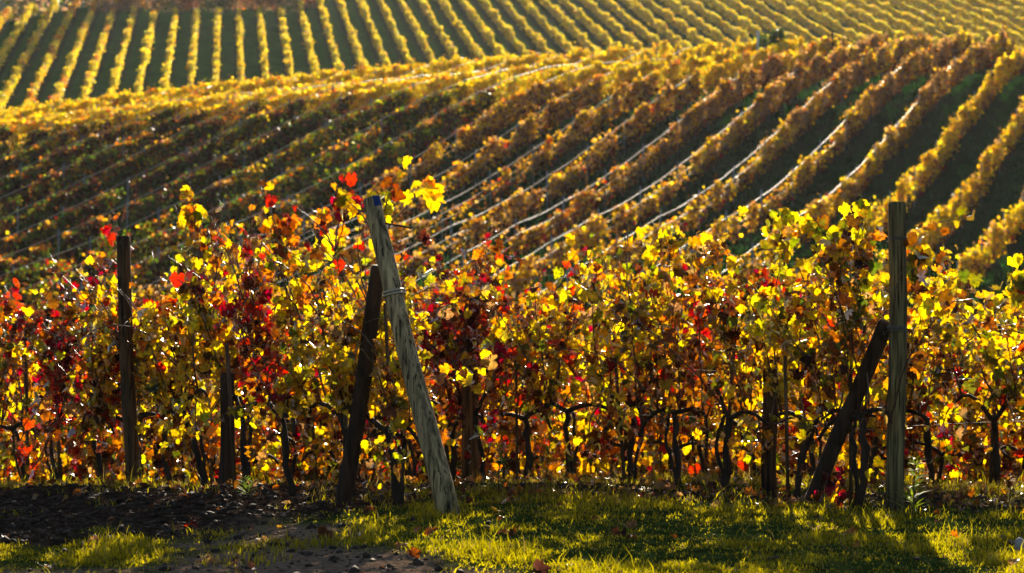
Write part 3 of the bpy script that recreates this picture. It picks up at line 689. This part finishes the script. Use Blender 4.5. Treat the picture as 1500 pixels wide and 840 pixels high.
def hill_mix(k, x, y):
    u = 750 + 3540 * x / y; n = fbm(x * .15 + 9, y * .15, 3, 91) - .5
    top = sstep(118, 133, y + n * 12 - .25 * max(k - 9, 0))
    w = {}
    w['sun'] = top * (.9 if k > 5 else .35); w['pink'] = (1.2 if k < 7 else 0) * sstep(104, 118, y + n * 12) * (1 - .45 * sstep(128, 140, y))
    low = 1 - top
    if k <= 1: w = dict(gold=1.0, sun=.4)
    elif k <= 5: w['gold'] = .7 * low; w['rust'] = .6 * low
    elif k <= 10: w['rust'] = .9 * low; w['gold'] = .25 * low; w['ruby'] = .3 * low
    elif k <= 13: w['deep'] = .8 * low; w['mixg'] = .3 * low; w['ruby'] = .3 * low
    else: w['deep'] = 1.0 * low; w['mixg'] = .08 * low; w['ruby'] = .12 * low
    return w
def mid_rows():
    ks = list(range(-2, 30)); num = 0
    for k in ks:
        s = S0 - SP * k; yy = np.arange(74, 154, .25); xx = mid_xy(s, yy)
        vis = (xx > -.212 * yy - 7) & (xx < .212 * yy + 7)
        if k > 20: vis &= yy > 100
        if vis.sum() < 24: continue
        y0, y1 = yy[vis][0], yy[vis][-1] 
        num += 1
        ym = (max(y0, 90) + y1) / 2; wts = hill_mix(k, mid_xy(s, ym), ym); dom = max(wts, key=wts.get)
        cn = dict(gold='golden', pink='pinkish brown', rust='rusty orange', deep='dark olive', mixg='yellow green', sun='bright yellow', ruby='dark red')[dom]
        y0x = mid_xy(s, y0)
        root = empty('vine_row', (float(y0x), float(y0), float(H(y0x, y0))), f'{cn} vine row on the middle hill, {ordinal(num)} counted leftwards from the right edge', 'vine row', 'vine rows of the middle hill')
        o0 = np.array(root.location)
        ln = (y1 - y0) / math.cos(TH)
        dens = 290 if k < 11 else 330
        if k <= 1: dens = 300
        n = int(ln * dens); y = rng.uniform(y0, y1, n)
        gapn = vn(y * 1.1 + k * 31, y * 0 + k, 17); x0 = mid_xy(s, y)
        near_thin = (k >= 3) & (k <= 10)
        thin = (1 - sstep(104, 122, y)) * (.5 if near_thin else .15)
        gapn2 = vn(y * 1.05 + k * 17, y * 0 + 7, 29); keep = rng.random(n) > np.clip(thin * (1.5 * sstep(.25, .7, gapn) + .25) + .75 * sstep(.62, .85, gapn2), 0, .95)
        y = y[keep]; gapn = gapn[keep]; n = len(y); x = mid_xy(s, y)
        hgt = (1.3 if k < 11 else 1.42) + (.24 if k < 11 else .08) * sstep(106, 122, y) * (k > 1) + (.2 if k < 2 else 0) + (.62 if k < 11 else .36) * (vn(y * .95 + 5 * k, y * 0 + 3, 5) - .5) + .4 * (rng.random(n) < .05) * rng.random(n) + .12 * (rng.random(n) < .12)
        if k >= 11: hgt = hgt + .0
        zr = rng.beta(1.4, 1.0, n); lowz = .35 if k < 11 else .2; z = lowz + (hgt - lowz) * zr
        wdt = .095 if k < 11 else .16
        off = rng.normal(0, wdt, n) * (.5 + 1.1 * vn(y * 1.2, y * 0 + k, 8))
        xq = x + off * math.cos(TH); yq = y - off * math.sin(TH)
        P = np.stack([xq, yq, H(xq, yq) + z], -1)
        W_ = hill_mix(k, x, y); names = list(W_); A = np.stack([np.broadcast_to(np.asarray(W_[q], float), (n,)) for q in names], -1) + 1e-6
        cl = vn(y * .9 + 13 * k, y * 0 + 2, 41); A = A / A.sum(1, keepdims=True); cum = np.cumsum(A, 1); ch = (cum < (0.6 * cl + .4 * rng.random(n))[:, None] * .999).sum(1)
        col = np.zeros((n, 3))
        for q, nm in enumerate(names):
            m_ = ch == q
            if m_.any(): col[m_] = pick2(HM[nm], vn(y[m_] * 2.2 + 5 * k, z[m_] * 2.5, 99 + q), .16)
        lowl = (z < .75) & (rng.random(n) < .5) & (k < 12); col[lowl] = pick(dict(brown=5, crimson=1.2, dark=1), int(lowl.sum()))  # purplish brown low leaves; shade of the row's lower side partly put into colour
        # orange and gold patches on top leaves paint the sun-caught row tips
        if k >= 6:
                        tip = (z > hgt - .14) & (vn(y * 1.4 + 7 * k, y * 0, 23) > .74); col[tip] = pick(dict(orange=3, gold=3, tan=2, red=.6), int(tip.sum()))
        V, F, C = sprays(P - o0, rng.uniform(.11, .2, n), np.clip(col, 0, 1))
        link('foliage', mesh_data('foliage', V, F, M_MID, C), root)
        # stems
        ys = np.arange(y0, y1, .95) + rng.normal(0, .05, len(np.arange(y0, y1, .95))); st = MB()
        for q in ys:
            xs_ = mid_xy(s, q); z0 = float(H(xs_, q)); b = np.array([xs_, q, z0]) - o0
            st.tube([b - UP * .05, b + UP * .4 + rng.normal(0, .03, 3), b + UP * .8 + rng.normal(0, .05, 3)], [.035, .03, .025], 4, cap=False)
        setp(link('stems', st.data('stems', M_BARK), root), kind='stuff')
        # posts
        py = np.arange(y0 + rng.uniform(0, 4), y1, 5.6)
        for q in py:
            xs_ = float(mid_xy(s, q)); m = MB(); hh = 1.78 + rng.uniform(-.04, .1)
            m.tube([(0, 0, -.1), (0, 0, hh)], .032, 6); b = np.array([xs_, q, float(H(xs_, q))]) - o0
            link('post', m.data('post', M_MPOST), root, tuple(b))
        # pale catch wires with a little sag between the posts
        if 2 <= k <= 22:
            wy = np.arange(max(y0, 78), min(y1, 147 if k > 8 else 130), .7); sag = np.abs(np.sin((wy - py[0]) / 5.6 * math.pi)) * -.04
            levels = [(1.55, .0), (1.15, .1)] if k < 4 else [(1.60, .0), (1.25, .12), (.95, .12)] if k <= 10 else [(1.62, 0), ]
            for zl, of in levels:
                P = np.stack([mid_xy(s, wy) + of, wy, H(mid_xy(s, wy), wy) + zl + sag], -1) - o0
                m = MB(); m.tube(P, .014 if zl > 1.5 else .011, 5); link('catch_wire', m.data('wire', M_LINE), root)
mid_rows()

def hill_grass():
    n = 110000; y = rng.uniform(84, 140, n); s_ = S0 + 7 - rng.random(n) * 34; x = mid_xy(s_, y)
    k = (x < .22 * y + 3) & (fbm(x, y, 3, 7) > .38); x, y = x[k], y[k]; n = len(x)
    a = rng.uniform(0, 6.28, n); d = np.stack([np.cos(a), np.sin(a), 0 * a], -1) * .05; h = rng.uniform(.06, .2, n)
    P = np.stack([x, y, H(x, y) - .01], -1); V = np.stack([P - d, P + d, P + h[:, None] * UP + rng.normal(0, .05, (n, 3))], 1)
    C = np.repeat(np.array([.02, .055, .014]) * rng.uniform(.6, 2.2, (n, 1)), 3, 0)
    setp(link('grass', mesh_data('grass', V.reshape(-1, 3), np.arange(n * 3).reshape(-1, 3), M_GRASS, C)), 'dark green grass in the alleys of the middle hill', 'grass', kind='stuff')
hill_grass()

def far_rows():
    num = 0
    for k in range(-30, 60):
        s = SF0 + 0 - 2.5 * (k - 14)      # s = x cos - y sin
        yy = np.arange(216, 365, .5); xx = (s + yy * math.sin(TF)) / math.cos(TF)
        vis = (xx > -.215 * yy - 8) & (xx < .215 * yy + 8); yc = np.minimum(282 + 2.0 * relu(xx + 62), 360); vis &= yy < yc + 10
        vis &= ~((yy > 291) & (xx < -26) & (xx > -52))
        if vis.sum() < 16: continue
        y0, y1 = yy[vis][0], yy[vis][-1]; num += 1; n = int((y1 - y0) * 100); y = rng.uniform(y0, y1, n)
        x = (s + y * math.sin(TF)) / math.cos(TF)
        cl = vn(y * .45 + 3 * k, y * 0 + k, 61); hgt = 1.5 + .6 * (cl - .5); z = .4 + (hgt - .4) * rng.beta(1.7, 1.2, n)
        off = rng.normal(0, .14, n) * (.5 + .9 * cl); x = x + off
        red = (x < -42) * (vn(y * .3, x * .3, 71) > .6)
        col = pick(dict(yellow=5, gold=1.5, lime=2, tan=1, olive=.6, orange=.3, lemon=4), n)
        if red.any(): r_ = red & (rng.random(n) < .7); col[r_] = pick(dict(red=2, orange=4, tan=2, gold=2), int(r_.sum()))
        P = np.stack([x, y, H(x, y) + z], -1); o0 = np.array([x[y.argmin()], y0, float(H(x[y.argmin()], y0))])
        V, F, C = sprays(P - o0, rng.uniform(.16, .27, n), np.clip(col, 0, 1), .3)
        o = link('vine_row', mesh_data('row', V, F, M_FAR, C), None, tuple(o0))
        setp(o, f'yellow vine row running up the far hillside, {ordinal(num)} counted from the right', 'vine row', 'vine rows of the far hillside')
far_rows()

def bush(name, c, rx, rz, mixd, label, cat, grp, seed, n=900, size=.3):
    r = np.random.default_rng(seed); root = empty(name, c, label, cat, grp)
    m = MB(); 
    for q in range(5): m.tube(bend_path((0, 0, -.1), (r.normal(0, .5), r.normal(0, .5), 1), rz * 1.1, 5, .2, 0, r), np.linspace(.06, .02, 6) , 5)
    link('stem', m.data('stem', M_BARK), root)
    d = nrm(r.normal(0, 1, (n, 3))); rad = r.random(n) ** .4 * (.75 + .5 * fbm(d[:, 0] * 2 + 5, d[:, 2] * 2 + d[:, 1] * 2, 3, seed)); P = d * rad[:, None] * [rx, rx, rz * .6] + [0, 0, rz * .75]
    V, F, C = sprays(P, r.uniform(.6, 1.2, n) * size, np.clip(pick(mixd, n), 0, 1)); link('crown', mesh_data('crown', V, F, M_FAR, C), root)
def crest(u, y): x = (u - 750) / 3540 * y; return (x, y, float(H(x, y)))
bush('dark_bush', crest(1139, 150), .6, 1.7, dict(green=5, olive=1), 'round dark green bush on the crest of the middle hill', 'bush', None, 5, 900, .22)
bush('dark_bush', crest(1118, 150), .45, 1.5, dict(green=5, olive=1), 'small dark green bush just left of the round bush on the crest', 'bush', None, 6, 400, .2)
for q, (u, h, lab) in enumerate(((1110, 2.2, 'pale grey post on the crest beside the round dark bush'), (1219, 2.0, 'dark wooden post on the crest right of the round dark bush'))):
    c = crest(u, 149); m = MB(); m.tube([(0, 0, -.1), (0, 0, h)], .08, 8); setp(link('crest_post', m.data('post', plain('pale post', (.55, .6, .62), .6) if q == 0 else M_DARKPOST), None, c), lab, 'post')
rr = np.random.default_rng(44)
names = [('reddish brown', dict(tan=5, brown=2, red=1, orange=1)), ('pale pinkish', dict(tan=6, gold=1, orange=1)), ('grey green', dict(olive=4, tan=2, green=2))]
for q in range(15):
    u = 165 + q * 20 + rr.uniform(-5, 5); y = 296 + rr.uniform(-1, 3); x = (u - 750) / 3540 * y; nm, mx = names[int(rr.integers(0, 3))]
    bush('shrub', (x, y, float(H(x, y))), rr.uniform(1.2, 2.0), rr.uniform(1.6, 2.6), mx, f'{nm} shrub atop the far hill, {ordinal(q + 1)} from the left', 'shrub', 'shrubs along the top of the far hill', 60 + q, 450, .35)
for q in range(9):
    x = -92 + q * 6 + rr.uniform(-2, 2); y = 330 + rr.uniform(-6, 10); z = float(H(x, y))
    bush('tree', (x, y, z), rr.uniform(3.2, 4.5), rr.uniform(15, 19), dict(olive=3, tan=3), f'hazy grey tree beyond the far hill, {ordinal(q + 1)} from the left', 'tree', 'trees beyond the far hill', 90 + q, 900, .9)

# ---------------------------------------------------------------- the air
def haze():
    x0, x1, y0, y1, z0, z1 = -330, 330, -20, 640, -24, 64
    V = np.array([(x, y, z) for z in (z0, z1) for y in (y0, y1) for x in (x0, x1)], float)
    F = np.array([[0, 2, 3, 1], [4, 5, 7, 6], [0, 1, 5, 4], [2, 6, 7, 3], [0, 4, 6, 2], [1, 3, 7, 5]])
    m, N, L = mat_new('haze'); out = N.new('ShaderNodeOutputMaterial'); v = N.new('ShaderNodeVolumePrincipled')
    v.inputs['Color'].default_value = (.85, .9, 1, 1); v.inputs['Density'].default_value = HAZE; v.inputs['Anisotropy'].default_value = 0.55
    L.new(v.outputs[0], out.inputs['Volume'])
    setp(link('haze', mesh_data('haze', V, F, m)), 'thin sunlit haze over the vineyard valley', 'haze', kind='stuff')
haze()
